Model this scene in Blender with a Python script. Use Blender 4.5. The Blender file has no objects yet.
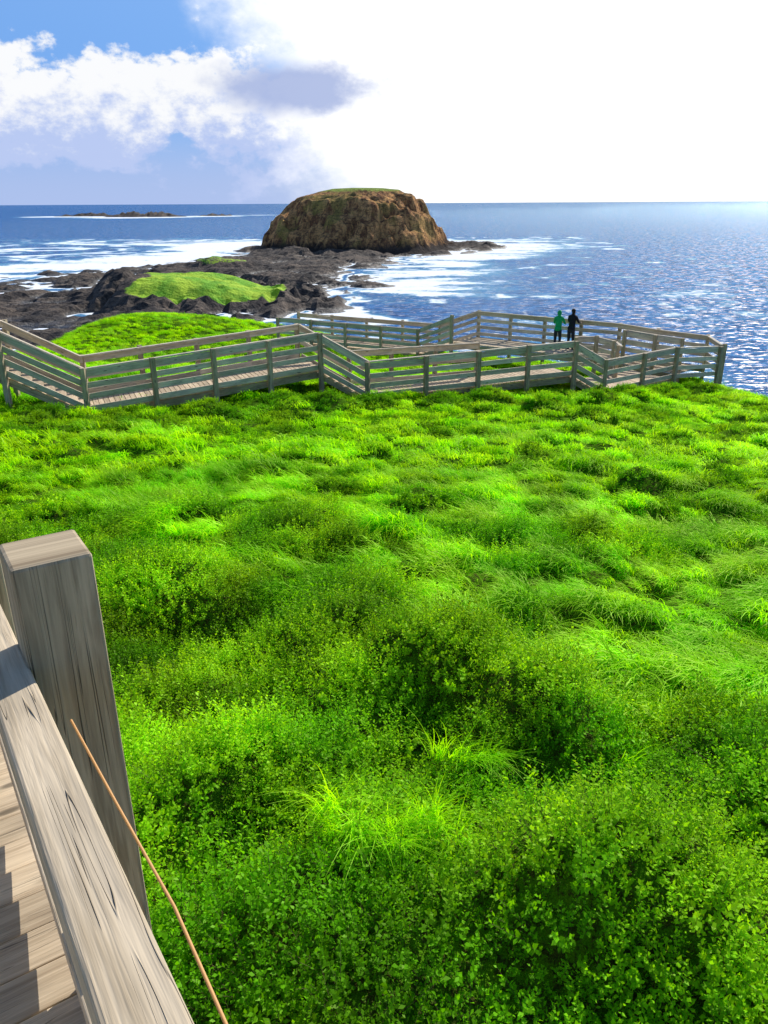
import bpy, math, random
import numpy as np
from mathutils import Vector, Matrix
random.seed(7); rng=np.random.default_rng(7)
scene=bpy.context.scene
COL=scene.collection
scene.view_settings.view_transform='Standard'; scene.view_settings.look='None'; scene.view_settings.exposure=0

# ------------------------------------------------------------ noise
def _h(ix,iy,s):
    n=(ix.astype(np.int64)*374761393+iy.astype(np.int64)*668265263+s*982451653)&0xffffffff
    n=((n^(n>>13))*1274126177)&0xffffffff
    n=(n^(n>>16))&0xffffffff
    return n/4294967295.0
def vn(x,y,s=0):
    x=np.asarray(x,float); y=np.asarray(y,float)
    ix=np.floor(x);iy=np.floor(y);fx=x-ix;fy=y-iy
    fx=fx*fx*fx*(fx*(fx*6-15)+10);fy=fy*fy*fy*(fy*(fy*6-15)+10)
    a=_h(ix,iy,s);b=_h(ix+1,iy,s);c=_h(ix,iy+1,s);d=_h(ix+1,iy+1,s)
    return (a+(b-a)*fx)*(1-fy)+(c+(d-c)*fx)*fy
def fbm(x,y,o=4,s=0):
    r=0;a=.5;t=0
    for i in range(o):
        r=r+a*vn(x*2**i+i*17.3,y*2**i-i*9.1,s+i);t+=a;a*=.5
    return r/t
def sm(a,b,x):
    t=np.clip((x-a)/(b-a),0,1);return t*t*(3-2*t)

# ------------------------------------------------------------ mesh helpers
def mesh_obj(name,verts,faces,mat=None,smooth=False,parent=None,link=True):
    me=bpy.data.meshes.new(name)
    me.from_pydata(verts if isinstance(verts,list) else verts.tolist(),[],faces if isinstance(faces,list) else faces.tolist())
    me.update()
    if mat: me.materials.append(mat)
    if smooth: me.polygons.foreach_set('use_smooth',[True]*len(me.polygons))
    ob=bpy.data.objects.new(name,me)
    if link: COL.objects.link(ob)
    if parent: ob.parent=parent
    return ob
def grid_faces(nx,ny):
    i=np.arange(nx-1);j=np.arange(ny-1);I,J=np.meshgrid(i,j)
    a=(J*nx+I).ravel()
    return np.stack([a,a+1,a+1+nx,a+nx],1)
def fattr(ob,name,vals):
    at=ob.data.attributes.new(name,'FLOAT','POINT');at.data.foreach_set('value',np.asarray(vals,np.float32).ravel())
def empty(name):
    e=bpy.data.objects.new(name,None);COL.objects.link(e);return e

class Beams:
    def __init__(s): s.v=[];s.f=[];s.uv=[]
    def box(s,p0,p1,w,h,side=None):
        p0=Vector(p0);p1=Vector(p1);d=(p1-p0);L=d.length;d.normalize()
        if side is None:
            side=d.cross(Vector((0,0,1))); 
            if side.length<1e-3: side=Vector((1,0,0))
        side=Vector(side).normalized();up=side.cross(d).normalized();side=d.cross(up).normalized()
        b=len(s.v)
        for p in (p0,p1):
            for a,c in ((-1,-1),(1,-1),(1,1),(-1,1)):
                s.v.append(tuple(p+side*(a*w/2)+up*(c*h/2)))
        ox,oy=random.random()*40,random.random()*40
        q=[0,w,w+h,2*w+h,2*w+2*h]
        for k in range(4):
            k2=(k+1)%4
            s.f.append((b+k,b+k2,b+4+k2,b+4+k))
            s.uv+= [(ox,oy+q[k]),(ox,oy+q[k+1]),(ox+L,oy+q[k+1]),(ox+L,oy+q[k])]
        s.f.append((b+3,b+2,b+1,b));s.uv+=[(ox,oy),(ox+.02,oy),(ox+.02,oy+h),(ox,oy+h)]
        s.f.append((b+4,b+5,b+6,b+7));s.uv+=[(ox,oy),(ox+.02,oy),(ox+.02,oy+h),(ox,oy+h)]
    def obj(s,name,mat,parent=None,bevel=0):
        ob=mesh_obj(name,s.v,s.f,mat,parent=parent)
        uv=ob.data.uv_layers.new(name='UVMap')
        uv.data.foreach_set('uv',np.array(s.uv,np.float32).ravel())
        if bevel:
            m=ob.modifiers.new('bev','BEVEL');m.width=bevel;m.segments=2;m.limit_method='ANGLE'
        return ob

# ------------------------------------------------------------ node helpers
class NT:
    def __init__(s,nt): s.t=nt;s.n=nt.nodes;s.l=nt.links
    def new(s,t,**k):
        n=s.n.new(t)
        for a,b in k.items(): setattr(n,a,b)
        return n
    def set(s,sock,v):
        if isinstance(v,bpy.types.NodeSocket): s.l.new(v,sock)
        elif v is not None: sock.default_value=v
    def m(s,op,a,b=None,c=None,clamp=False):
        n=s.new('ShaderNodeMath',operation=op,use_clamp=clamp)
        s.set(n.inputs[0],a)
        if b is not None: s.set(n.inputs[1],b)
        if c is not None: s.set(n.inputs[2],c)
        return n.outputs[0]
    def mr(s,v,a,b,c=0.,d=1.,smooth=True):
        n=s.new('ShaderNodeMapRange');n.interpolation_type='SMOOTHSTEP' if smooth else 'LINEAR'
        s.set(n.inputs[0],v);s.set(n.inputs[1],a);s.set(n.inputs[2],b);s.set(n.inputs[3],c);s.set(n.inputs[4],d)
        return n.outputs[0]
    def mix(s,f,a,b,mode='MIX'):
        n=s.new('ShaderNodeMix',data_type='RGBA',blend_type=mode)
        s.set(n.inputs[0],f)
        s.set(n.inputs[6],a if isinstance(a,bpy.types.NodeSocket) else (*a,1))
        s.set(n.inputs[7],b if isinstance(b,bpy.types.NodeSocket) else (*b,1))
        return n.outputs[2]
    def noise(s,vec,scale,detail=3,rough=.5,dist=0.):
        n=s.new('ShaderNodeTexNoise');s.set(n.inputs['Vector'],vec)
        n.inputs['Scale'].default_value=scale;n.inputs['Detail'].default_value=detail;n.inputs['Roughness'].default_value=rough;n.inputs['Distortion'].default_value=dist
        return n.outputs['Fac']
    def vmul(s,vec,v):
        n=s.new('ShaderNodeVectorMath',operation='MULTIPLY');s.set(n.inputs[0],vec);n.inputs[1].default_value=v;return n.outputs[0]
    def bump(s,h,st,dist=1.):
        n=s.new('ShaderNodeBump');s.set(n.inputs['Height'],h);s.set(n.inputs['Strength'],st);n.inputs['Distance'].default_value=dist;return n.outputs[0]
def mat(name):
    m=bpy.data.materials.new(name);m.use_nodes=True
    for n in list(m.node_tree.nodes): m.node_tree.nodes.remove(n)
    t=NT(m.node_tree);t.out=t.new('ShaderNodeOutputMaterial')
    return m,t
def principled(t,color,rough=.8,normal=None,spec=.3):
    p=t.new('ShaderNodeBsdfPrincipled');t.set(p.inputs['Base Color'],color if isinstance(color,bpy.types.NodeSocket) else (*color,1))
    t.set(p.inputs['Roughness'],rough);p.inputs['Specular IOR Level'].default_value=spec
    if normal: t.set(p.inputs['Normal'],normal)
    t.l.new(p.outputs[0],t.out.inputs[0]);return p

def foliage_mat(name,c1,c2,trans,gloss=.05,rough=.45,tcol=(1.45,1.25,.4)):
    m,t=mat(name)
    geo=t.new('ShaderNodeNewGeometry')
    big=t.noise(geo.outputs['Position'],.9,1)
    c=t.mix(t.mr(big,.38,.62),c1,c2)
    at=t.new('ShaderNodeAttribute',attribute_name='tone').outputs['Fac']
    rv=t.m('MULTIPLY_ADD',geo.outputs['Random Per Island'],.5,.75)
    c=t.mix(1.,c,t.m('MULTIPLY',rv,at),'MULTIPLY')
    d=t.new('ShaderNodeBsdfDiffuse');t.l.new(c,d.inputs[0])
    tr=t.new('ShaderNodeBsdfTranslucent');tc=t.mix(1.,c,tcol,'MULTIPLY');t.l.new(tc,tr.inputs[0])
    g=t.new('ShaderNodeBsdfGlossy');g.inputs[0].default_value=(.8,1,.35,1);g.inputs['Roughness'].default_value=rough
    a=t.new('ShaderNodeMixShader');a.inputs[0].default_value=trans;t.l.new(d.outputs[0],a.inputs[1]);t.l.new(tr.outputs[0],a.inputs[2])
    b=t.new('ShaderNodeMixShader');b.inputs[0].default_value=gloss;t.l.new(a.outputs[0],b.inputs[1]);t.l.new(g.outputs[0],b.inputs[2])
    t.l.new(b.outputs[0],t.out.inputs[0])
    return m
M_GRASS=foliage_mat('grass_blades',(.23,.59,.004),(.38,.71,.008),.5,.02,.45)
M_LEAF=foliage_mat('shrub_leaves',(.13,.42,.006),(.31,.62,.012),.48,.012,.45)
M_TWIG,t=mat('twig');principled(t,(.14,.10,.05),.9)

# timber
def timber(name,base,dark,bumpst=.4,light=None):
    m,t=mat(name)
    uv=t.new('ShaderNodeUVMap').outputs[0]
    geo=t.new('ShaderNodeNewGeometry')
    g1=t.noise(t.vmul(uv,(1.6,24,1)),1.,4,.65,.8)
    g2=t.noise(t.vmul(uv,(5.,110,1)),1.,2,.6,.2)
    bl=t.noise(t.vmul(uv,(1.6,3.6,1)),1.5,3)
    cr=t.noise(t.vmul(uv,(.7,34,1)),1.,2,.5,.8)
    crack=t.mr(t.m('ABSOLUTE',t.m('SUBTRACT',cr,.5)),.0,.012,1.,0.)
    crack=t.m('MULTIPLY',crack,t.mr(bl,.47,.60))
    v=t.new('ShaderNodeTexVoronoi');t.set(v.inputs['Vector'],t.vmul(uv,(2.6,9,1)));v.inputs['Scale'].default_value=1.
    knot=t.mr(v.outputs['Distance'],.06,.18,1.,0.)
    c=t.mix(t.mr(g1,.3,.7),dark,base)
    c=t.mix(t.m('MULTIPLY',t.mr(g2,.4,.7),.4),c,light or tuple(min(1,x*1.3) for x in base))
    c=t.mix(t.m('MULTIPLY',t.mr(bl,.42,.75),.5),c,tuple(x*.5 for x in base))
    c=t.mix(t.m('MAXIMUM',t.m('MULTIPLY',crack,.8),t.m('MULTIPLY',knot,.75)),c,tuple(x*.15 for x in base))
    c=t.mix(1.,c,t.m('MULTIPLY_ADD',geo.outputs['Random Per Island'],.42,.78),'MULTIPLY')
    h=t.m('SUBTRACT',t.m('ADD',t.m('MULTIPLY',g1,.6),t.m('MULTIPLY',g2,.4)),t.m('MULTIPLY',crack,1.2))
    principled(t,c,.85,t.bump(h,bumpst,.006),.2)
    return m
M_WOOD=timber('weathered_timber',(.68,.585,.45),(.43,.36,.265))
M_WOODD=timber('weathered_timber_post',(.50,.40,.265),(.25,.19,.12),.8)
M_WOODL=timber('weathered_rail',(.70,.58,.42),(.44,.35,.235),.8)
M_DECK=timber('deck_boards',(.64,.51,.35),(.40,.30,.195),.5)

# ------------------------------------------------------------ terrain
ZONE=lambda x,y: -(y+1.02*x-5.4+ (fbm(x*.8,y*.8,2,5)-.5)*4.6)
BUSH=[(0.95,2.55,.62,.40),(1.75,3.0,.5,.34),(.35,4.7,.6,.34),(1.0,4.0,.55,.36),(-.5,5.4,.7,.25),(2.3,1.9,.5,.34),
 (2.8,13.4,.45,.30),(4.0,11.4,.45,.28),(.62,9.6,.45,.24),(-2.3,9.1,.6,.15),(-2.9,21.5,1.1,.35),(-1.6,21.9,.8,.35),(-4.6,20.3,.8,.25),(-.2,22.3,.7,.25),(1.8,22.6,.8,.28),
 (4.9,22.6,.9,.35),(5.9,21.0,.7,.3),(6.8,23.8,.8,.38),(8.3,24.8,.9,.38),(9.6,26.0,.8,.35),(3.3,23.4,.8,.3),(11.5,27.6,.8,.3),(-6.3,18.3,.7,.2),(-8.2,18.2,.7,.2),(7.2,18.,.4,.15),(2.2,17.6,.4,.15)]
PY=[-80,-10,0,2,8,14,20,25,32,40,46,60,100]
PZ=[29.5,28.0,27.45,27.15,26.3,25.4,24.55,24.3,23.55,23.0,22.9,22.5,22]
def edge(x,y):
    d1=x-13.3+ (fbm(y*.25,x*0,2,9)-.5)*1.2
    d2=.571*(x-14)+.822*(y-33)+(fbm(x*.2,y*.2,2,11)-.5)*1.6
    k=1.2
    return np.maximum(d1,d2)+k*np.exp(-np.abs(d1-d2)/k)*.5
def bushmask(x,y):
    m=0;wb=(fbm(x*2.6,y*2.6,2,55)-.5)*1.5
    for bx,by,r,h in BUSH:
        d=((x-bx)**2+(y-by)**2)/(r*r)
        m=np.maximum(m,np.clip(1-d+wb*np.clip(1.6-d,0,1),0,1)**.7)
    patch=sm(.60,.68,fbm(x*.75+4,y*.75,3,57))*.6
    return np.maximum(m,patch)
def tusk(x,y): return fbm(x*1.5+y*.7,y*2.3-x*.6,3,31)
def H(x,y,detail=True):
    x=np.asarray(x,float);y=np.asarray(y,float)
    z=np.interp(y,PY,PZ)-.035*x*sm(8,16,y)
    z=z+.75*np.exp(-(((x+12.5)/6.5)**2+((y-44)/5.5)**2))
    z=z-6*sm(-14.5,-28,x)*sm(30,40,y)
    if detail:
        zs=sm(-.6,.8,ZONE(x,y))
        big=fbm(x*.9,y*.9,3,21)
        z=z+zs*((big-.5)*1.0)
        z=z+(1-zs)*((tusk(x,y)-.5)*.52)*(1-.4*sm(18,22,y))*(1-.5*sm(30,34,y))+ (fbm(x*.22,y*.22,2,41)-.5)*.5*sm(3,8,y)*(1-.7*sm(18,21,y))
        b=0
        for bx,by,r,h in BUSH:
            d=((x-bx)**2+(y-by)**2)/(r*r)
            b=np.maximum(b,h*np.clip(1-d,0,1)**.9)
        z=z+b
    e=edge(x,y)
    ed=np.maximum(e+1.,0)
    z=z-np.where(e>-1,ed*ed*.22/(1+ed*.12),0)
    return np.maximum(z,-4)
def Hs(x,y): return float(H(np.array([x]),np.array([y]))[0])

xs=np.concatenate([np.arange(-90,-26,3.),np.arange(-26,-9,.4),np.arange(-9,7,.1),np.arange(7,18,.2),np.arange(18,70,1.5)])
ys=np.concatenate([np.arange(-80,-4,3.),np.arange(-4,14,.1),np.arange(14,30,.16),np.arange(30,56,.4),np.arange(56,140,2.)])
X,Y=np.meshgrid(xs,ys);Z=H(X,Y)
g=mesh_obj('ground',np.stack([X.ravel(),Y.ravel(),Z.ravel()],1),grid_faces(len(xs),len(ys)),None,True)
m,t=mat('ground_turf')
geo=t.new('ShaderNodeNewGeometry');pos=geo.outputs['Position']
sep=t.new('ShaderNodeSeparateXYZ');t.l.new(geo.outputs['Normal'],sep.inputs[0])
n1=t.noise(pos,1.4,2,.6);n2=t.noise(pos,22,3,.7)
c=t.mix(t.mr(n1,.35,.65),(.05,.15,.006),(.10,.25,.008))
c=t.mix(t.mr(n2,.48,.6,0.,.8),c,(.05,.035,.016))
c=t.mix(t.mr(sep.outputs[2],.45,.62,1.,0.),c,(.06,.045,.03))
d=t.new('ShaderNodeBsdfDiffuse');t.l.new(c,d.inputs[0]);t.l.new(t.bump(n2,1.,.05),d.inputs['Normal']);t.l.new(d.outputs[0],t.out.inputs[0])
g.data.materials.append(m)

# ------------------------------------------------------------ rock shelf + knoll
POLY=np.array([(-190,150),(-230,300),(-172,361),(-141,401),(-111,442),(-88,560),(-95,640),(40,660),(97,657),(84,588),(41,505),(8,424),(-12,330),(-11,268),(-22,230),(-24,150)],float)
def sdpoly(px,py,P):
    d=np.full(px.shape,1e9);ins=np.zeros(px.shape,bool)
    n=len(P)
    for i in range(n):
        a=P[i];b=P[(i+1)%n];e=b-a
        wx=px-a[0];wy=py-a[1]
        tt=np.clip((wx*e[0]+wy*e[1])/(e@e),0,1)
        d=np.minimum(d,np.hypot(wx-e[0]*tt,wy-e[1]*tt))
        c=((a[1]<=py)!=(b[1]<=py))
        xx=a[0]+(py-a[1])/(e[1] if abs(e[1])>1e-9 else 1e-9)*e[0]
        ins^=c&(px<xx)
    return np.where(ins,d,-d)
def knoll(x,y):
    dx=(x+62)/41.;dy=(y-258)/32.
    r=np.hypot(dx,dy)+(fbm(x*.035,y*.035,2,61)-.5)*.30
    k=1-sm(.25,1.05,r)
    left=sm(-98,-86,x+(fbm(x*.08,y*.08,2,62)-.5)*12)
    k1=12.5*k*(.10+.90*left)*(1-.66*sm(-76,-28,x))
    k1=9.8*np.tanh(k1/9.8*1.15)
    r2=np.hypot((x+78)/20,(y-395)/14)
    return k1+4.5*(1-sm(.3,1,r2+(fbm(x*.1,y*.1,2,66)-.5)*.5))
def SH(x,y):
    sd=sdpoly(x,y,POLY)+(fbm(x*.035,y*.035,4,71)-.5)*50
    b=np.tanh(sd/16.)*1.5-.25
    near=np.exp(-(((x+40)/44)**2+((y-270)/50)**2))
    n=fbm(x*.07,y*.07,5,81)
    n2=1-np.abs(fbm(x*.18,y*.18,4,91)-.5)*4
    z=b+(n-.5)*(4.0+4*near)+(n2-.4)*(1.2+2.2*near)*sm(-1,.5,b)
    fl=sm(-75,-105,x)*sm(500,380,y)
    z=z-fl*(.35+1.9*(1-sm(.0,.10,np.abs(fbm(x*.02+3,y*.035,4,95)-.5))))
    fr=sm(-25,15,x)*sm(560,520,y)
    z=z-fr*.6
    chan=np.abs(fbm(x*.03+3,y*.02,3,95)-.5)
    z=z-2.2*(1-sm(0,.06,chan))
    kk=knoll(x,y)
    ap=3.2*np.exp(-((np.hypot((x+10)/80,(y-565)/76)-1)/.10)**2)*fbm(x*.08,y*.08,3,97)*1.5
    z=z*(1-.8*sm(1.5,4.5,kk)*sm(-84,-70,x))
    return z+kk+ap
xs=np.arange(-280,130,1.7);ys=np.concatenate([np.arange(120,420,1.5),np.arange(420,720,2.6)])
X,Y=np.meshgrid(xs,ys);Z=SH(X,Y)
rk=mesh_obj('rock_shelf',np.stack([X.ravel(),Y.ravel(),Z.ravel()],1),grid_faces(len(xs),len(ys)),None,False)
kn=knoll(X,Y)
fattr(rk,'green',sm(1.2,3.0,kn)*sm(-84,-74,X+(Y-258)*.25+(fbm(X*.08,Y*.08,2,3)-.5)*14)*sm(380,340,Y)+.5*sm(2,3,kn)*sm(350,380,Y))
m,t=mat('basalt_rock')
geo=t.new('ShaderNodeNewGeometry');pos=geo.outputs['Position']
sp=t.new('ShaderNodeSeparateXYZ');t.l.new(pos,sp.inputs[0])
at=t.new('ShaderNodeAttribute',attribute_name='green').outputs['Fac']
n1=t.noise(pos,.05,4,.65);n2=t.noise(pos,.6,4,.7)
c=t.mix(t.mr(n1,.4,.6),(.05,.04,.036),(.14,.105,.08))
c=t.mix(t.mr(n2,.4,.7),c,(.025,.022,.022))
c=t.mix(t.mr(sp.outputs[2],.1,.9,1.,0.),c,(.03,.03,.034))
gr=t.mix(t.mr(t.noise(pos,.10,4,.7),.38,.62),(.15,.40,.010),(.42,.62,.03))
c=t.mix(t.mr(t.m('ADD',at,t.m('MULTIPLY',t.m('SUBTRACT',n2,.5),.8)),.4,.6),c,gr)
principled(t,c,t.mr(sp.outputs[2],.2,1.2,.4,.9),t.bump(n2,.8,1.5),.3)
rk.data.materials.append(m)

# ------------------------------------------------------------ island
na,nr=320,110
th=np.linspace(0,2*np.pi,na,endpoint=False);rr=np.linspace(0,1.12,nr)
T,R=np.meshgrid(th,rr)
cx,cy=-20.,570.
gx=np.cos(T);gy=np.sin(T)
Rn=R*(1+.12*(fbm(gx*1.7+5,gy*1.7+5,2,101)-.5))
ax=np.where(gx<0,70.,68.)
Xi=cx+Rn*ax*gx;Yi=cy+Rn*70*gy
wx=(fbm(Xi*.03,Yi*.03,3,120)-.5)*40
gul=1-np.abs(fbm((Xi+wx)*.035,(Yi-wx)*.035,4,103)-.5)*4
gul2=fbm((Xi+wx)*.11,(Yi+wx)*.11,4,107)
mid=sm(.3,.65,R)*(1-sm(.92,1.1,R))
rho=R+(.09*(gul-.4)+.18*(gul2-.5))*mid
zl=np.interp(rho,[0,.20,.34,.48,.62,.75,.87,.95,1.0,1.12],[39.6,39.0,37.2,34.0,29.0,21.0,12.,5,1.8,-2.5])
zr=np.interp(rho,[0,.30,.46,.58,.69,.79,.88,.95,1.0,1.12],[39.6,39.2,37.8,33.8,27.0,19.0,10.5,5,1.8,-2.5])
s_=sm(-.5,.3,gx);zi=zl*(1-s_)+zr*s_
zb=zi+1.1*np.sin(zi*.55+fbm(Xi*.04,Yi*.04,2,111)*6)*mid
zi=zb+(fbm(Xi*.05,Yi*.05,4,109)-.5)*2.6*sm(.25,.6,R)+(fbm(Xi*.2,Yi*.2,3,115)-.5)*2.*mid
V=np.stack([Xi.ravel(),Yi.ravel(),zi.ravel()],1)
F=[]
for j in range(nr-1):
    for i in range(na):
        a=j*na+i;b=j*na+(i+1)%na
        F.append((a,b,b+na,a+na))
isl=mesh_obj('rock_island',V,F,None,True)
m,t=mat('island_cliff')
geo=t.new('ShaderNodeNewGeometry');pos=geo.outputs['Position']
sp=t.new('ShaderNodeSeparateXYZ');t.l.new(pos,sp.inputs[0])
sn=t.new('ShaderNodeSeparateXYZ');t.l.new(geo.outputs['Normal'],sn.inputs[0])
n1=t.noise(pos,.05,4,.6);n2=t.noise(t.vmul(pos,(1.3,1.3,.35)),.2,5,.75,.5);n3=t.noise(t.vmul(pos,(1,1,3)),.35,4,.75)
c=t.mix(t.mr(n2,.38,.62),(.22,.10,.05),(.90,.48,.18))
gside=t.mr(sp.outputs[0],-45.,10.,.6,.3)
c=t.mix(t.m('MULTIPLY',t.mr(n1,.50,.60),gside),c,(.38,.34,.07))
c=t.mix(t.mr(n3,.48,.64,0.,.7),c,(.10,.06,.045))
zz=t.m('ADD',sp.outputs[2],t.m('MULTIPLY',t.m('SUBTRACT',n2,.5),7.))
top=t.m('MULTIPLY',t.mr(zz,36.2,37.8),t.mr(sn.outputs[2],.7,.9))
c=t.mix(top,c,(.26,.36,.06))
c=t.mix(t.mr(zz,3.,9.,1.,0.),c,(.06,.048,.042))
principled(t,c,.95,t.bump(t.m('ADD',n2,t.m('MULTIPLY',n3,.5)),1.,4.),.1)
isl.data.materials.append(m)

# distant reef
def reef(cx,cy,L,W,hh,seed):
    xs=np.linspace(-1.1,1.1,90);ys=np.linspace(-1.1,1.1,16);X,Y=np.meshgrid(xs,ys)
    z=hh*(1.1*fbm(X*9+seed,Y*2,5,seed)-.32)*(1-sm(.4,1.,np.hypot(X*.9,Y)))-.8
    return mesh_obj('offshore_reef',np.stack([(cx+X*L).ravel(),(cy+Y*W).ravel(),z.ravel()],1),grid_faces(90,16),bpy.data.materials['basalt_rock'])
REEFS=[(-600,2100,110,60,28),(-800,2250,100,50,18),(-440,2200,60,40,14)]
for i,(a,b,c_,d_,e) in enumerate(REEFS): reef(a,b,c_,d_,e,200+i)

# ------------------------------------------------------------ sea
def growth(a,step,fac,end):
    o=[a]
    while o[-1]<end: o.append(o[-1]+step);step*=fac
    return np.array(o)
xp=growth(120,2.4,1.05,60000);xn=-growth(300,2.6,1.05,60000)[::-1]
xs=np.concatenate([xn,np.arange(-298,120,2.2),xp])
ys=np.concatenate([-growth(60,6,1.25,60000)[::-1],np.arange(-55,130,6.),growth(132,2.0,1.0062,2700),growth(2750,60,1.15,60000)])
X,Y=np.meshgrid(xs,ys)
inb=(X>-320)&(X<180)&(Y>120)&(Y<760)
sh=np.full(X.shape,-9.);sh[inb]=SH(X[inb],Y[inb])
foam=sm(-2.6,-.1,sh)*(.68+.6*fbm(X*.03,Y*.03,3,300))
sd=sdpoly(X,Y,POLY)
wl=np.exp(-((sd+28)/42.)**2)*sm(-40,-90,X)*sm(260,330,Y)
wr=np.exp(-((sd+20)/38.)**2)*sm(-20,0,X)*sm(240,300,Y)
br=1-np.abs(fbm(X*.012+1,Y*.03+X*.004,4,310)-.5)*5.5
foam=np.maximum(foam,np.clip(wl*(.78+.7*br),0,1)*1.);foam=np.maximum(foam,np.clip(wr*(.52+.6*br),0,1)*.95)
far=(Y>380)&(X<-40)&(X>-600)&(Y<1200)
br2=1-np.abs(fbm(X*.007+8,Y*.012,4,313)-.5)*9
foam=np.maximum(foam,np.where(far,np.clip(br2-.2,0,1)*1.3*np.exp(-((X+200)/230)**2)*np.exp(-((Y-580)/200.)**2),0))
for a,b,L,W,e in REEFS:
    r=np.hypot((X-a)/(L*2.1),(Y-b+60)/(W*4.))
    foam=np.maximum(foam,(1-sm(.3,1,r))*(.6+.9*fbm(X*.01,Y*.012,3,320)))
r=np.hypot((X+330)/190,(Y-2300)/70);foam=np.maximum(foam,(1-sm(.3,1,r))*.8*fbm(X*.008,Y*.02,3,321)*1.6)
r=np.hypot((X+15)/110,(Y-570)/100);foam=np.maximum(foam,(1-sm(.75,1.05,r))*.7*(X>20))
sea=mesh_obj('sea',np.stack([X.ravel(),Y.ravel(),np.zeros(X.size)],1),grid_faces(len(xs),len(ys)),None,True)
fattr(sea,'foam',foam)
m,t=mat('sea_water')
geo=t.new('ShaderNodeNewGeometry');pos=geo.outputs['Position']
at=t.new('ShaderNodeAttribute',attribute_name='foam').outputs['Fac']
w1=t.noise(t.vmul(pos,(.6,1,1)),.05,2,.6,.3);w2=t.noise(t.vmul(pos,(.6,1,1)),.22,6,.8,.2)
fo=t.noise(pos,.12,5,.75,.6);fo2=t.noise(t.vmul(pos,(.35,1,1)),.03,4,.75,.4)
fm=t.m('ADD',at,t.m('MULTIPLY',t.m('SUBTRACT',t.m('ADD',t.m('MULTIPLY',fo,.6),t.m('MULTIPLY',fo2,.4)),.5),2.2))
fmask=t.m('MULTIPLY',t.mr(fm,.40,.70),t.mr(at,.02,.15))
cap=t.mr(t.noise(t.vmul(pos,(.3,1,1)),.07,6,.8,.4),.655,.70)
fmask=t.m('MAXIMUM',fmask,t.m('MULTIPLY',cap,.5))
shallow=t.mr(at,.05,.6)
c=t.mix(t.mr(w2,.38,.62),(.002,.035,.16),(.012,.13,.40))
c=t.mix(t.m('MULTIPLY',shallow,.8),c,(.07,.28,.46))
hgt=t.m('ADD',t.m('MULTIPLY',w1,3.),t.m('MULTIPLY',w2,3.2))
nb=t.bump(hgt,1.,1.)
df=t.new('ShaderNodeBsdfDiffuse');t.l.new(c,df.inputs[0])
gl=t.new('ShaderNodeBsdfGlossy');gl.inputs['Roughness'].default_value=.2;t.l.new(nb,gl.inputs['Normal']);gl.inputs[0].default_value=(.6,.85,1,1)
fr=t.new('ShaderNodeFresnel');fr.inputs[0].default_value=1.33;t.l.new(nb,fr.inputs['Normal'])
wm=t.new('ShaderNodeMixShader');t.set(wm.inputs[0],t.m('MINIMUM',t.m('ADD',fr.outputs[0],.03),.24));t.l.new(df.outputs[0],wm.inputs[1]);t.l.new(gl.outputs[0],wm.inputs[2])
gm=t.mr(t.noise(t.vmul(pos,(.35,1,1)),.8,4,.75,.3),.55,.63)
g2=t.new('ShaderNodeBsdfGlossy');g2.inputs['Roughness'].default_value=.44;g2.inputs[0].default_value=(1,.98,.93,1)
wg=t.new('ShaderNodeMixShader');t.set(wg.inputs[0],t.m('MULTIPLY',gm,.38));t.l.new(wm.outputs[0],wg.inputs[1]);t.l.new(g2.outputs[0],wg.inputs[2])
dd=t.new('ShaderNodeBsdfDiffuse');dd.inputs[0].default_value=(.85,.9,.95,1)
mx=t.new('ShaderNodeMixShader');t.set(mx.inputs[0],fmask);t.l.new(wg.outputs[0],mx.inputs[1]);t.l.new(dd.outputs[0],mx.inputs[2])
t.l.new(mx.outputs[0],t.out.inputs[0])
sea.data.materials.append(m)

# ------------------------------------------------------------ vegetation prototypes (numpy) merged into one mesh per mass
class Proto: pass
def tuft(n,L,wid,spread,lean,seg=3):
    v=[];f=[]
    for i in range(n):
        a=random.random()*6.28;r=spread*math.sqrt(random.random())
        p=Vector((r*math.cos(a),r*math.sin(a),-.03))
        ln=L*random.uniform(.55,1.1);az=random.gauss(0,.75);tl=random.uniform(.15,.6)+lean*.3
        w=wid*random.uniform(.7,1.2)
        side=Vector((-math.sin(az+random.uniform(-.6,.6)),math.cos(az),0)).normalized()
        b=len(v)
        for k in range(seg+1):
            s=k/seg;ww=w*(1-s**1.6)*.5+.0004
            v.append(tuple(p-side*ww));v.append(tuple(p+side*ww))
            d=Vector((math.cos(az)*math.sin(tl),math.sin(az)*math.sin(tl),math.cos(tl)))
            p=p+d*(ln/seg);tl+=lean*random.uniform(.45,.75)*4/seg
        for k in range(seg):
            f.append((b+2*k,b+2*k+1,b+2*k+3,b+2*k+2))
    P=Proto();P.v=np.array(v);P.f=np.array(f);P.mi=np.zeros(len(f),int);return P
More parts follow.
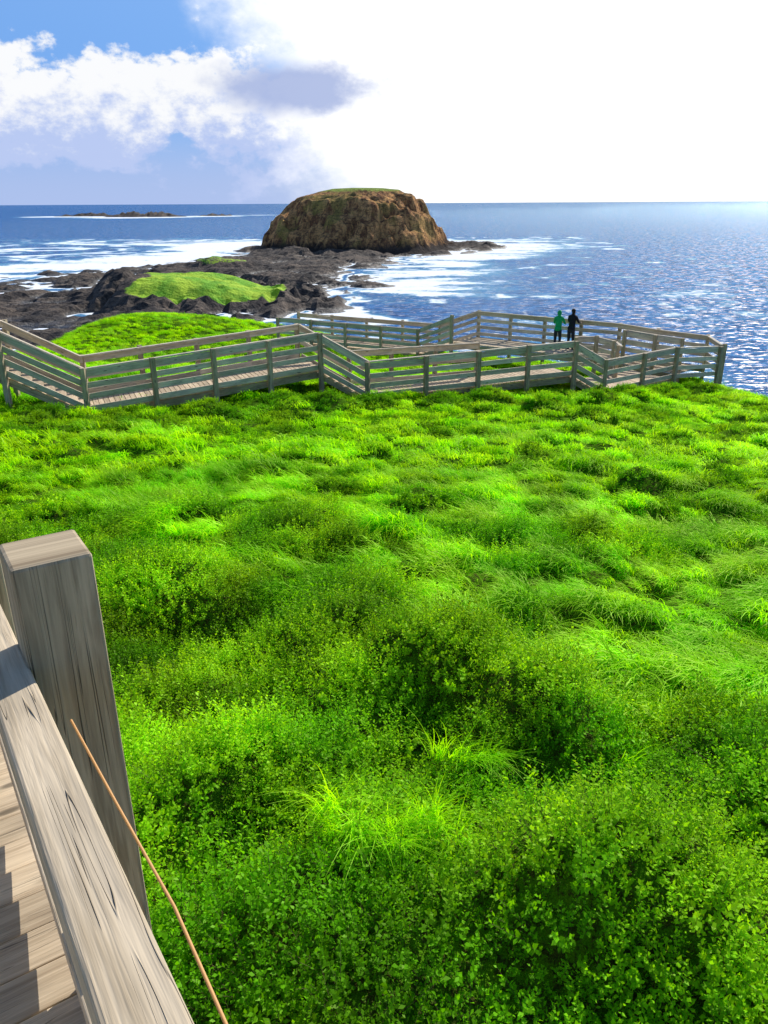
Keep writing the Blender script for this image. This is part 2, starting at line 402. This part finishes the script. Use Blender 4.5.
def leafbunch(nstem,leafL,R,Hh,nl=12):
    v=[];f=[];mi=[]
    for s in range(nstem):
        a=random.random()*6.28;r=R*math.sqrt(random.random())
        p=Vector((r*math.cos(a)*.5,r*math.sin(a)*.5,-.06))
        d=Vector((math.cos(a)*r/R*.75+random.uniform(-.2,.2),math.sin(a)*r/R*.75+random.uniform(-.2,.2),1)).normalized()
        L=Hh*random.uniform(.6,1.1)
        q=p+d*L
        sd=d.cross(Vector((0,0,1)));sd=(sd if sd.length>.01 else Vector((1,0,0))).normalized()*.0015
        b=len(v);v+= [tuple(p-sd),tuple(p+sd),tuple(q+sd*.3),tuple(q-sd*.3)];f.append((b,b+1,b+2,b+3));mi.append(1)
        sx=d.orthogonal().normalized();sy=d.cross(sx)
        for k in range(nl):
            h=.4+.6*(k+.5)/nl
            c=p+d*(L*h);an=k*2.4+random.uniform(-.4,.4)
            o=(sx*math.cos(an)+sy*math.sin(an));up=random.uniform(.1,.9)+.6*(h>.85)
            ld=(o+d*up).normalized();ls=ld.cross(d).normalized();
            ll=leafL*random.uniform(.65,1.2)*(1-.25*(h>.9));lw=ll*.30
            nn=ls.cross(ld)*ll*.1
            b=len(v)
            v+=[tuple(c),tuple(c+ld*ll*.5+ls*lw+nn),tuple(c+ld*ll),tuple(c+ld*ll*.5-ls*lw+nn)]
            f.append((b,b+1,b+2,b+3));mi.append(0)
    P=Proto();P.v=np.array(v);P.f=np.array(f);P.mi=np.array(mi);return P
CG=[tuft(64,.34,.010,.13,.66+.08*i) for i in range(5)]
CGF=[tuft(50,.38,.022,.22,.75+.08*i,2) for i in range(4)]
CL=[tuft(34,.52,.0075,.07,.42,6) for i in range(3)]
CS=[leafbunch(22,.026,.15,.21+.02*i,11) for i in range(5)]
CSF=[leafbunch(26,.05,.24,.24,9) for i in range(3)]
def scatter(name,pts,rot,scl,protos,mats,tone):
    VV=[];FF=[];MI=[];TT=[];base=0
    pick=rng.integers(0,len(protos),len(pts))
    cx,sx=np.cos(rot[:,0]),np.sin(rot[:,0]);cy,sy=np.cos(rot[:,1]),np.sin(rot[:,1]);cz,sz=np.cos(rot[:,2]),np.sin(rot[:,2])
    M=np.empty((len(pts),3,3))
    M[:,0,0]=cy*cz;M[:,0,1]=sx*sy*cz-cx*sz;M[:,0,2]=cx*sy*cz+sx*sz
    M[:,1,0]=cy*sz;M[:,1,1]=sx*sy*sz+cx*cz;M[:,1,2]=cx*sy*sz-sx*cz
    M[:,2,0]=-sy;M[:,2,1]=sx*cy;M[:,2,2]=cx*cy
    for k,P in enumerate(protos):
        idx=np.where(pick==k)[0]
        if len(idx)==0: continue
        nv=len(P.v)
        W=np.einsum('nij,vj->nvi',M[idx]*scl[idx][:,None,None],P.v)+pts[idx][:,None,:]
        VV.append(W.reshape(-1,3))
        FF.append((P.f[None,:,:]+(np.arange(len(idx))*nv)[:,None,None]+base).reshape(-1,4))
        MI.append(np.tile(P.mi,len(idx)));TT.append(np.repeat(tone[idx],nv));base+=len(idx)*nv
    V=np.concatenate(VV).astype(np.float32);F=np.concatenate(FF).astype(np.int32);MI=np.concatenate(MI);TT=np.concatenate(TT)
    me=bpy.data.meshes.new(name)
    me.vertices.add(len(V));me.vertices.foreach_set('co',V.ravel())
    me.loops.add(F.size);me.loops.foreach_set('vertex_index',F.ravel())
    me.polygons.add(len(F));me.polygons.foreach_set('loop_start',np.arange(0,F.size,4,dtype=np.int32))
    try: me.polygons.foreach_set('loop_total',np.full(len(F),4,np.int32))
    except Exception: pass
    for mm in mats: me.materials.append(mm)
    me.polygons.foreach_set('material_index',MI.astype(np.int32))
    me.update(calc_edges=True)
    ob=bpy.data.objects.new(name,me);COL.objects.link(ob);fattr(ob,'tone',TT)
    return ob
RS=Vector((-.545,.838,-.116))
def q_rail(x,y): return (x+.232)*.838+(y-.512)*.545
def rand_pts(x0,x1,y0,y1,dens):
    n=int((x1-x0)*(y1-y0)*dens);return rng.uniform(x0,x1,n),rng.uniform(y0,y1,n)
def wedge(x,y,m=1.6): return (np.abs(x)<.56*np.maximum(y,0)+m)
def finish(x,y,keep): return x[keep],y[keep]
def rots(x,y,tilt,wind=True):
    az=(3.9+(fbm(x*.35,y*.35,2,400)-.5)*4.0+rng.normal(0,.3,x.size)) if wind else rng.uniform(0,6.28,x.size)
    return np.stack([rng.normal(0,tilt,x.size),rng.normal(0,tilt,x.size),az],1)
def tones(x,y,a=.35): return np.clip(1.06+rng.normal(0,.10,x.size)+(fbm(x*1.6,y*1.6,2,500)-.5)*a*2+(fbm(x*.4,y*.4,2,510)-.5)*.3,.5,1.5)
def gpts(x,y,dz=0): return np.stack([x,y,H(x,y)+dz],1)
x,y=rand_pts(-9,10,1,13,46)
zn=ZONE(x,y);bm=bushmask(x,y)
x,y=finish(x,y,wedge(x,y)&(zn<.15)&(bm<.45)&(q_rail(x,y)>.2))
scatter('grass',gpts(x,y),rots(x,y,.12),rng.uniform(.6,1.15,x.size)*(.35+1.2*tusk(x,y)),CG,[M_GRASS],tones(x,y))
x,y=rand_pts(-22,15,12.5,31,20)
bm=bushmask(x,y)
x,y=finish(x,y,wedge(x,y)&(ZONE(x,y)<.3)&(bm<.45)&(edge(x,y)<1.2))
scatter('grass',gpts(x,y),rots(x,y,.12),rng.uniform(.5,1.0,x.size)*(.30+1.3*tusk(x,y)),CGF,[M_GRASS],tones(x,y))
x,y=rand_pts(-24,14,31,52,9)
x,y=finish(x,y,(edge(x,y)<1.5))
scatter('grass',gpts(x,y),rots(x,y,.12),rng.uniform(.5,.95,x.size),CGF,[M_GRASS],tones(x,y))
x,y=rand_pts(-6,5.5,.3,9,92)
zn=ZONE(x,y);bm=bushmask(x,y)
hole=(np.hypot((x-.02)/.22,(y-3.35)/.16)<1)|(np.hypot((x-.42)/.16,(y-2.8)/.12)<1)
x,y=finish(x,y,wedge(x,y)&((zn>-.15)|(bm>.3))&(q_rail(x,y)>.16)&(vn(x*2.2,y*2.2,77)>.07)&~(hole&(rng.random(x.size)>.12)))
scatter('shrub_thicket',gpts(x,y),rots(x,y,.28,False),rng.uniform(.6,1.2,x.size),CS,[M_LEAF,M_TWIG],tones(x,y,.55))
x,y=rand_pts(-12,13,8.8,29,36)
zn=ZONE(x,y);bm=bushmask(x,y)
x,y=finish(x,y,wedge(x,y)&((zn>-.1)|(bm>.25))&((y<18)|(bm>.2))&(edge(x,y)<1))
scatter('shrub_thicket',gpts(x,y,-.03),rots(x,y,.28,False),rng.uniform(.5,.95,x.size),CSF,[M_LEAF,M_TWIG],tones(x,y)*.85)
px=np.concatenate([rng.normal(.06,.22,13),rng.normal(.45,.14,5),[.9,1.4]]);py=np.concatenate([rng.normal(2.62,.10,13),rng.normal(3.55,.1,5),[4.6,3.6]])
scatter('long_grass_tufts',gpts(px,py,.12),rots(px,py,.25),rng.uniform(.5,.9,px.size),CL,[M_GRASS],np.full(px.size,1.25))

# ------------------------------------------------------------ fences and boardwalks
def lerp(a,b,s): return tuple(a[i]+(b[i]-a[i])*s for i in range(3))
def fence(name,pts,divs,side=1,ns=4,height=1.12,mat_=M_WOOD,postlen=None):
    par=empty(name)
    P=Beams();S=Beams()
    done=set()
    for i in range(len(pts)-1):
        a,b=pts[i],pts[i+1];d=Vector(b)-Vector(a);dh=Vector((d.x,d.y,0)).normalized();nrm=Vector((dh.y,-dh.x,0))*side
        n=divs[i]
        for k in range(n+1):
            p=lerp(a,b,k/n);key=(round(p[0],2),round(p[1],2))
            if key in done: continue
            done.add(key)
            zb=min(Hs(p[0],p[1]),p[2]-height)-.25
            pp=Vector(p)+nrm*.155
            P.box((pp.x,pp.y,zb),(pp.x,pp.y,p[2]+.03+random.uniform(0,.05)),.125,.125,side=dh)
        for k in range(n):
            p=Vector(lerp(a,b,k/n));q=Vector(lerp(a,b,(k+1)/n));off=nrm*.08
            for s in range(ns):
                dz=-.085-s*(height-.2)/(ns-1)+random.uniform(-.015,.015)
                z0=Vector((0,0,dz));z1=Vector((0,0,dz+random.uniform(-.02,.02)))
                hh=.15 if s else .17
                S.box(p+off+z0,q+off+z1,.035,hh)
        S.box(Vector(a)+Vector((0,0,.02))+nrm*.02,Vector(b)+Vector((0,0,.02))+nrm*.02,.10,.04)
    P.obj('posts',M_WOODD,par);S.obj('rails',mat_,par);return par
def deck(name,A,B,drop=1.13,bw=.145):
    par=empty(name);D=Beams();J=Beams()
    for i in range(len(A)-1):
        a0,a1,b0,b1=[Vector(v)-Vector((0,0,drop)) for v in (A[i],A[i+1],B[i],B[i+1])]
        L=max((a1-a0).length,(b1-b0).length);st=abs(a1.z-a0.z)/max(.1,(a1-a0).length)>.22
        w=.29 if st else bw
        n=max(1,int(L/w))
        for k in range(n):
            s=(k+.5)/n
            pa=a0.lerp(a1,s);pb=b0.lerp(b1,s)
            D.box(pa,pb,L/n-.018 if not st else L/n+.01,.04)
        J.box(a0-Vector((0,0,.13)),a1-Vector((0,0,.13)),.05,.2)
        J.box(b0-Vector((0,0,.13)),b1-Vector((0,0,.13)),.05,.2)
    D.obj('boards',M_DECK,par);J.obj('joists',M_WOODD,par);return par
N=[(-13.6,19.9,28.2),(-9.69,19.81,27.02),(-7.74,19.95,26.03),(-2.02,24.04,26.29),(-.43,23.51,25.50),(6.42,26.25,25.62),(7.5,26.0,25.03),(10.54,28.18,25.05),(12.6,29.3,24.9)]
off=(-.74,1.75)
NR=[(p[0]+off[0],p[1]+off[1],p[2]) for p in N]
fence('timber_fence',N,[2,1,4,1,4,1,2,1])
fence('timber_fence',NR[:5]+[(3.3,26.75,25.5)],[2,1,4,1,3],side=-1,ns=3)
deck('boardwalk',N[:8],NR[:6]+[(7.2,28.3,25.03),(9.6,29.9,25.05)])
Fo=[(-10.5,44.6,24.5),(-4.56,41.99,24.57),(2.75,38.68,24.42),(4.38,36.89,25.26),(9.77,32.59,25.28),(11.0,31.5,25.19),(12.7,30.6,25.08),(12.8,29.5,24.92)]
Fi=[(-11.2,42.9,24.5),(-5.3,40.3,24.57),(1.7,37.1,24.42),(3.2,35.4,25.26),(8.5,31.2,25.28),(9.7,30.35,25.19),(11.2,29.3,25.05),(11.3,28.8,24.95)]
fence('timber_fence',Fo[1:],[4,1,4,1,1,1],side=-1)
fence('timber_fence',Fi[1:4],[4,1],side=1,ns=4)
deck('boardwalk',Fo[1:7],Fi[1:7],drop=1.16)
fence('timber_fence',[(7.3,29.75,25.2),(8.1,29.85,25.2),(8.75,29.3,25.1),(8.75,28.5,25.05)],[1,1,1],side=1,ns=4)
fence('timber_fence',[(9.55,30.75,25.3),(10.5,30.0,25.22),(11.4,29.75,25.12)],[1,1],side=1,ns=4)

# --- near handrail, post and deck (the walkway the photographer stands on)
Z0=30.
O=Vector((-.232,.512,Z0-.74));Sd=Vector((.838,.545,0))
par=empty('timber_handrail')
B=Beams();B.box(O-RS*1.4+Vector((0,0,-.05)),O+RS*6+Vector((0,0,-.05)),.078,.10);B.obj('top_rail',M_WOODL,par,.006)
B=Beams()
for k in (.45,.80,):
    B.box(O-RS*1.4+Vector((0,0,-k-.05))+Sd*.02,O+RS*6+Vector((0,0,-k-.05))+Sd*.02,.045,.09)
B.obj('lower_rails',M_WOODL,par,.004)
B=Beams()
for s in (-1.1,.985,3.1,5.2):
    c=O+RS*s+Sd*(.036+.076)
    B.box((c.x,c.y,Hs(c.x,c.y)-.3),(c.x,c.y,O.z+RS.z*s+.222),.15,.15,side=Sd)
B.obj('posts',M_WOODD,par,.008)
cu=bpy.data.curves.new('tie_wire','CURVE');cu.dimensions='3D';cu.bevel_depth=.0024
sp_=cu.splines.new('POLY');W=[(-.60,1.225,Z0-.915),(-.45,1.02,Z0-.93),(-.30,.81,Z0-.925),(-.185,.614,Z0-.895),(-.05,.36,Z0-.84),(.1,.1,Z0-.77)]
sp_.points.add(len(W)-1)
for i,w in enumerate(W): sp_.points[i].co=(*w,1)
wo=bpy.data.objects.new('tie_wire',cu);COL.objects.link(wo);wo.parent=par
m,t=mat('copper_wire');principled(t,(.62,.33,.12),.5,None,.5);cu.materials.append(m)
A=[];Bq=[]
for s in (-2.2,6):
    a=O+RS*s+Sd*.16;b=a-Sd*1.6;A.append(tuple(a));Bq.append(tuple(b))
dk=deck('boardwalk',A,Bq,drop=1.02,bw=.145)
for ch in dk.children:
    md=ch.modifiers.new('b','BEVEL');md.width=.005;md.segments=2
fa=[(p[0],p[1],p[2]) for p in Bq]
fence('timber_fence',fa,[4],ns=3)

# ------------------------------------------------------------ people
def cmat(name,c,r=.8):
    m,t=mat(name);geo=t.new('ShaderNodeNewGeometry');n=t.noise(geo.outputs['Position'],14,3)
    principled(t,t.mix(t.mr(n,.3,.7),tuple(x*.75 for x in c),c),r,t.bump(n,.5,.02));return m
M_SKIN=cmat('skin',(.5,.3,.22),.5);M_GREEN=cmat('green_jacket',(.01,.42,.13));M_BLACK=cmat('black_jacket',(.012,.012,.02));M_JEANS=cmat('dark_trousers',(.025,.03,.045));M_HAIR=cmat('dark_hair',(.03,.02,.015));M_SHOE=cmat('shoes',(.02,.02,.02))
M_LIPS=cmat('lips',(.35,.12,.1))
def person(loc,rotz,scale,jacket,hood=False,lean=.06):
    root=empty('person')
    V=[];E=[];R=[]
    def add(p,r,parent=None):
        V.append(p);R.append(r)
        if parent is not None: E.append((parent,len(V)-1))
        return len(V)-1
    L=lean
    pel=add((0,0,.93),(.155,.115));sp1=add((0,L*.5,1.10),(.145,.11),pel);ch=add((0,L,1.30),(.165,.12),sp1);up=add((0,L+.01,1.41),(.12,.09),ch)
    nk=add((0,L+.02,1.50),(.055,.058),up);hd=add((0,L+.035,1.58),(.075,.09),nk);hm=add((0,L+.035,1.65),(.078,.095),hd);ht=add((0,L+.03,1.72),(.055,.065),hm)
    for s in (-1,1):
        sh=add((s*.17,L,1.40),(.07,.07),up);el=add((s*.25,L+.10,1.17),(.05,.05),sh);wr=add((s*.19,L+.33,1.14),(.034,.034),el)
        pm=add((s*.18,L+.40,1.145),(.04,.02),wr)
        hp=add((s*.095,0,.86),(.095,.10),pel);kn=add((s*.11,.03,.49),(.062,.065),hp);an=add((s*.12,-.01,.10),(.042,.045),kn);hl=add((s*.125,.05,.045),(.042,.035),an);to=add((s*.135,.16,.035),(.04,.028),hl)
    me=bpy.data.meshes.new('body');me.from_pydata(V,E,[])
    ob=bpy.data.objects.new('body_tmp',me);COL.objects.link(ob)
    md=ob.modifiers.new('s','SKIN');
    lay=me.skin_vertices[0] if me.skin_vertices else None
    if lay is None:
        bpy.context.view_layer.objects.active=ob;bpy.ops.mesh.customdata_skin_add();lay=me.skin_vertices[0]
    for i,r in enumerate(R): lay.data[i].radius=r;lay.data[i].use_root=(i==0)
    md.use_smooth_shade=True
    ss=ob.modifiers.new('ss','SUBSURF');ss.levels=2;ss.render_levels=2
    dg=bpy.context.evaluated_depsgraph_get();em=bpy.data.meshes.new_from_object(ob.evaluated_get(dg))
    bpy.data.objects.remove(ob)
    body=bpy.data.objects.new('body',em);COL.objects.link(body);body.parent=root
    em.materials.clear()
    for mm in (jacket,M_JEANS,M_SKIN,M_HAIR,M_SHOE): em.materials.append(mm)
    for p in em.polygons:
        c=p.center;k=0
        if c.z<.09: k=4
        elif c.z<.90: k=1
        elif c.z>1.50:
            k=2
            if c.z>1.66 or c.y<L+.03 : k=3
            if hood and (c.y<L+.06): k=0
        elif c.y>L+.34 and c.z<1.25: k=2
        p.material_index=k;p.use_smooth=True
    for s in (-1,1):
        for j in range(5):
            if j<4:
                x0=s*.18+(j-1.5)*.018;ln=(.065,.075,.07,.055)[j if s<0 else 3-j]
                pts=[(x0,L+.41,1.148),(x0,L+.41+ln*.5,1.152),(x0+s*.002,L+.41+ln*.85,1.138),(x0,L+.41+ln,1.12)]
            else:
                x0=s*.15;pts=[(s*.165,L+.37,1.145),(x0-s*.012,L+.395,1.142),(x0-s*.018,L+.425,1.132)]
            cu=bpy.data.curves.new('finger','CURVE');cu.dimensions='3D';cu.bevel_depth=.0085;cu.use_fill_caps=True;cu.materials.append(M_SKIN)
            sp=cu.splines.new('POLY');sp.points.add(len(pts)-1)
            for i,p in enumerate(pts): sp.points[i].co=(*p,1);sp.points[i].radius=1-.12*i
            o=bpy.data.objects.new('finger',cu);COL.objects.link(o);o.parent=root
    def ball(nm,p,sc,mm):
        import bmesh
        bm=bmesh.new();bmesh.ops.create_uvsphere(bm,u_segments=12,v_segments=8,radius=1);
        for v in bm.verts: v.co=Vector((v.co.x*sc[0]+p[0],v.co.y*sc[1]+p[1],v.co.z*sc[2]+p[2]))
        me=bpy.data.meshes.new(nm);bm.to_mesh(me);bm.free();me.materials.append(mm)
        for q in me.polygons:q.use_smooth=True
        o=bpy.data.objects.new(nm,me);COL.objects.link(o);o.parent=root
    fy=L+.035+.085
    ball('nose',(0,fy+.008,1.605),(.012,.018,.02),M_SKIN)
    ball('mouth',(0,fy-.004,1.568),(.024,.008,.006),M_LIPS)
    for s in (-1,1):
        ball('eye',(s*.028,fy-.008,1.628),(.011,.008,.007),M_SHOE)
        ball('ear',(s*.078,L+.035,1.61),(.01,.02,.03),M_SKIN)
    if hood: ball('hood',(0,L+.005,1.63),(.10,.10,.125),jacket)
    else: ball('hair',(0,L+.015,1.66),(.088,.092,.085),M_HAIR)
    ball('jacket_hem',(0,.0,.93),(.175,.135,.10),jacket)
    root.location=loc;root.rotation_euler=(0,0,rotz);root.scale=(scale,)*3
rz=-math.radians(38)
person((7.45,33.45,24.09),rz+.1,.95,M_GREEN,True)
person((7.98,33.30,24.09),rz-.15,1.0,M_BLACK,False)

# ------------------------------------------------------------ light and sky
AZ,EL=math.radians(31),math.radians(37)
sd_=Vector((math.sin(AZ)*math.cos(EL),math.cos(AZ)*math.cos(EL),math.sin(EL)))
sl=bpy.data.lights.new('sun','SUN');sl.energy=5;sl.angle=math.radians(.53);sl.color=(1,.95,.86)
so=bpy.data.objects.new('sun',sl);COL.objects.link(so);so.rotation_euler=sd_.to_track_quat('Z','Y').to_euler()
w=bpy.data.worlds.new('World');scene.world=w;w.use_nodes=True
for n in list(w.node_tree.nodes): w.node_tree.nodes.remove(n)
t=NT(w.node_tree);wo=t.new('ShaderNodeOutputWorld')
sky=t.new('ShaderNodeTexSky');sky.sky_type='NISHITA';sky.sun_disc=False;sky.sun_elevation=EL;sky.sun_rotation=AZ;sky.air_density=1.;sky.dust_density=.3;sky.ozone_density=3.
b1=t.new('ShaderNodeBackground');t.l.new(sky.outputs[0],b1.inputs[0]);b1.inputs[1].default_value=.14
tc=t.new('ShaderNodeTexCoord').outputs['Generated'];s3=t.new('ShaderNodeSeparateXYZ');t.l.new(tc,s3.inputs[0])
az=t.m('ARCTAN2',s3.outputs[0],s3.outputs[1]);el=t.m('ARCSINE',s3.outputs[2])
def gauss(a0,e0,sa,se):
    da=t.m('DIVIDE',t.m('SUBTRACT',az,a0),sa);de=t.m('DIVIDE',t.m('SUBTRACT',el,e0),se)
    return t.m('SUBTRACT',1.,t.m('SQRT',t.m('ADD',t.m('MULTIPLY',da,da),t.m('MULTIPLY',de,de))))
cn=t.noise(t.vmul(tc,(1,1,1.5)),10.,4,.6,.2);cn2=t.noise(t.vmul(tc,(1,1,1.5)),34.,5,.65)
nz=t.m('ADD',t.m('MULTIPLY',t.m('SUBTRACT',cn,.5),2.4),t.m('MULTIPLY',t.m('SUBTRACT',cn2,.5),1.2))
c1=t.m('ADD',gauss(-.22,.095,.26,.068),nz)
c1b=t.m('ADD',gauss(-.43,.110,.10,.065),nz)
c1m=t.mr(t.m('MAXIMUM',c1,c1b),.0,.30)
c2=t.mr(t.m('ADD',gauss(-.10,.122,.12,.036),t.m('MULTIPLY',nz,.5)),.0,.6)
gl=t.m('ADD',gauss(.25,.33,.45,.45),t.m('MULTIPLY',nz,.13))
glm=t.mr(gl,-.10,.20)
hz=t.mr(el,0.,.11,1.,0.)
hzc=t.mix(t.mr(az,-.2,.25),(.46,.58,.90),(.93,.96,1.0))
hzb=t.new('ShaderNodeBackground');t.set(hzb.inputs[0],hzc);hzb.inputs[1].default_value=.95
blue=t.new('ShaderNodeBackground');blue.inputs[0].default_value=(.12,.36,.92,1);blue.inputs[1].default_value=.9
def mixs(f,a,b):
    m=t.new('ShaderNodeMixShader');t.set(m.inputs[0],f);t.l.new(a,m.inputs[1]);t.l.new(b,m.inputs[2]);return m.outputs[0]
low=t.mr(el,.10,.5,.8,0.)
s=mixs(low,b1.outputs[0],blue.outputs[0])
s=mixs(t.m('MULTIPLY',hz,.9),s,hzb.outputs[0])
cb=t.new('ShaderNodeBackground')
shade=t.mr(t.m('ADD',t.m('MULTIPLY',cn2,.8),t.m('MULTIPLY',t.m('SUBTRACT',el,.09),5.)),.25,.55)
t.set(cb.inputs[0],t.mix(shade,(.50,.60,.90),(1.,1.,1.)));cb.inputs[1].default_value=1.
s=mixs(t.m('MULTIPLY',c1m,.95),s,cb.outputs[0])
gb=t.new('ShaderNodeBackground');gb.inputs[0].default_value=(1,.995,.98,1);gb.inputs[1].default_value=1.2
s=mixs(glm,s,gb.outputs[0])
c2b=t.new('ShaderNodeBackground');c2b.inputs[0].default_value=(.38,.47,.76,1);c2b.inputs[1].default_value=1.
s=mixs(t.m('MULTIPLY',c2,.9),s,c2b.outputs[0])
t.l.new(s,wo.inputs[0])

# ------------------------------------------------------------ camera
cd=bpy.data.cameras.new('camera');co=bpy.data.objects.new('camera',cd);COL.objects.link(co)
cd.sensor_fit='VERTICAL';cd.sensor_height=36;cd.lens=36*773/1024;cd.clip_start=.05;cd.clip_end=120000
R=Matrix.Rotation(math.radians(90-21.8),4,'X')@Matrix.Rotation(math.radians(-.3),4,'Z')
co.matrix_world=Matrix.Translation((0,0,30))@R
scene.camera=co
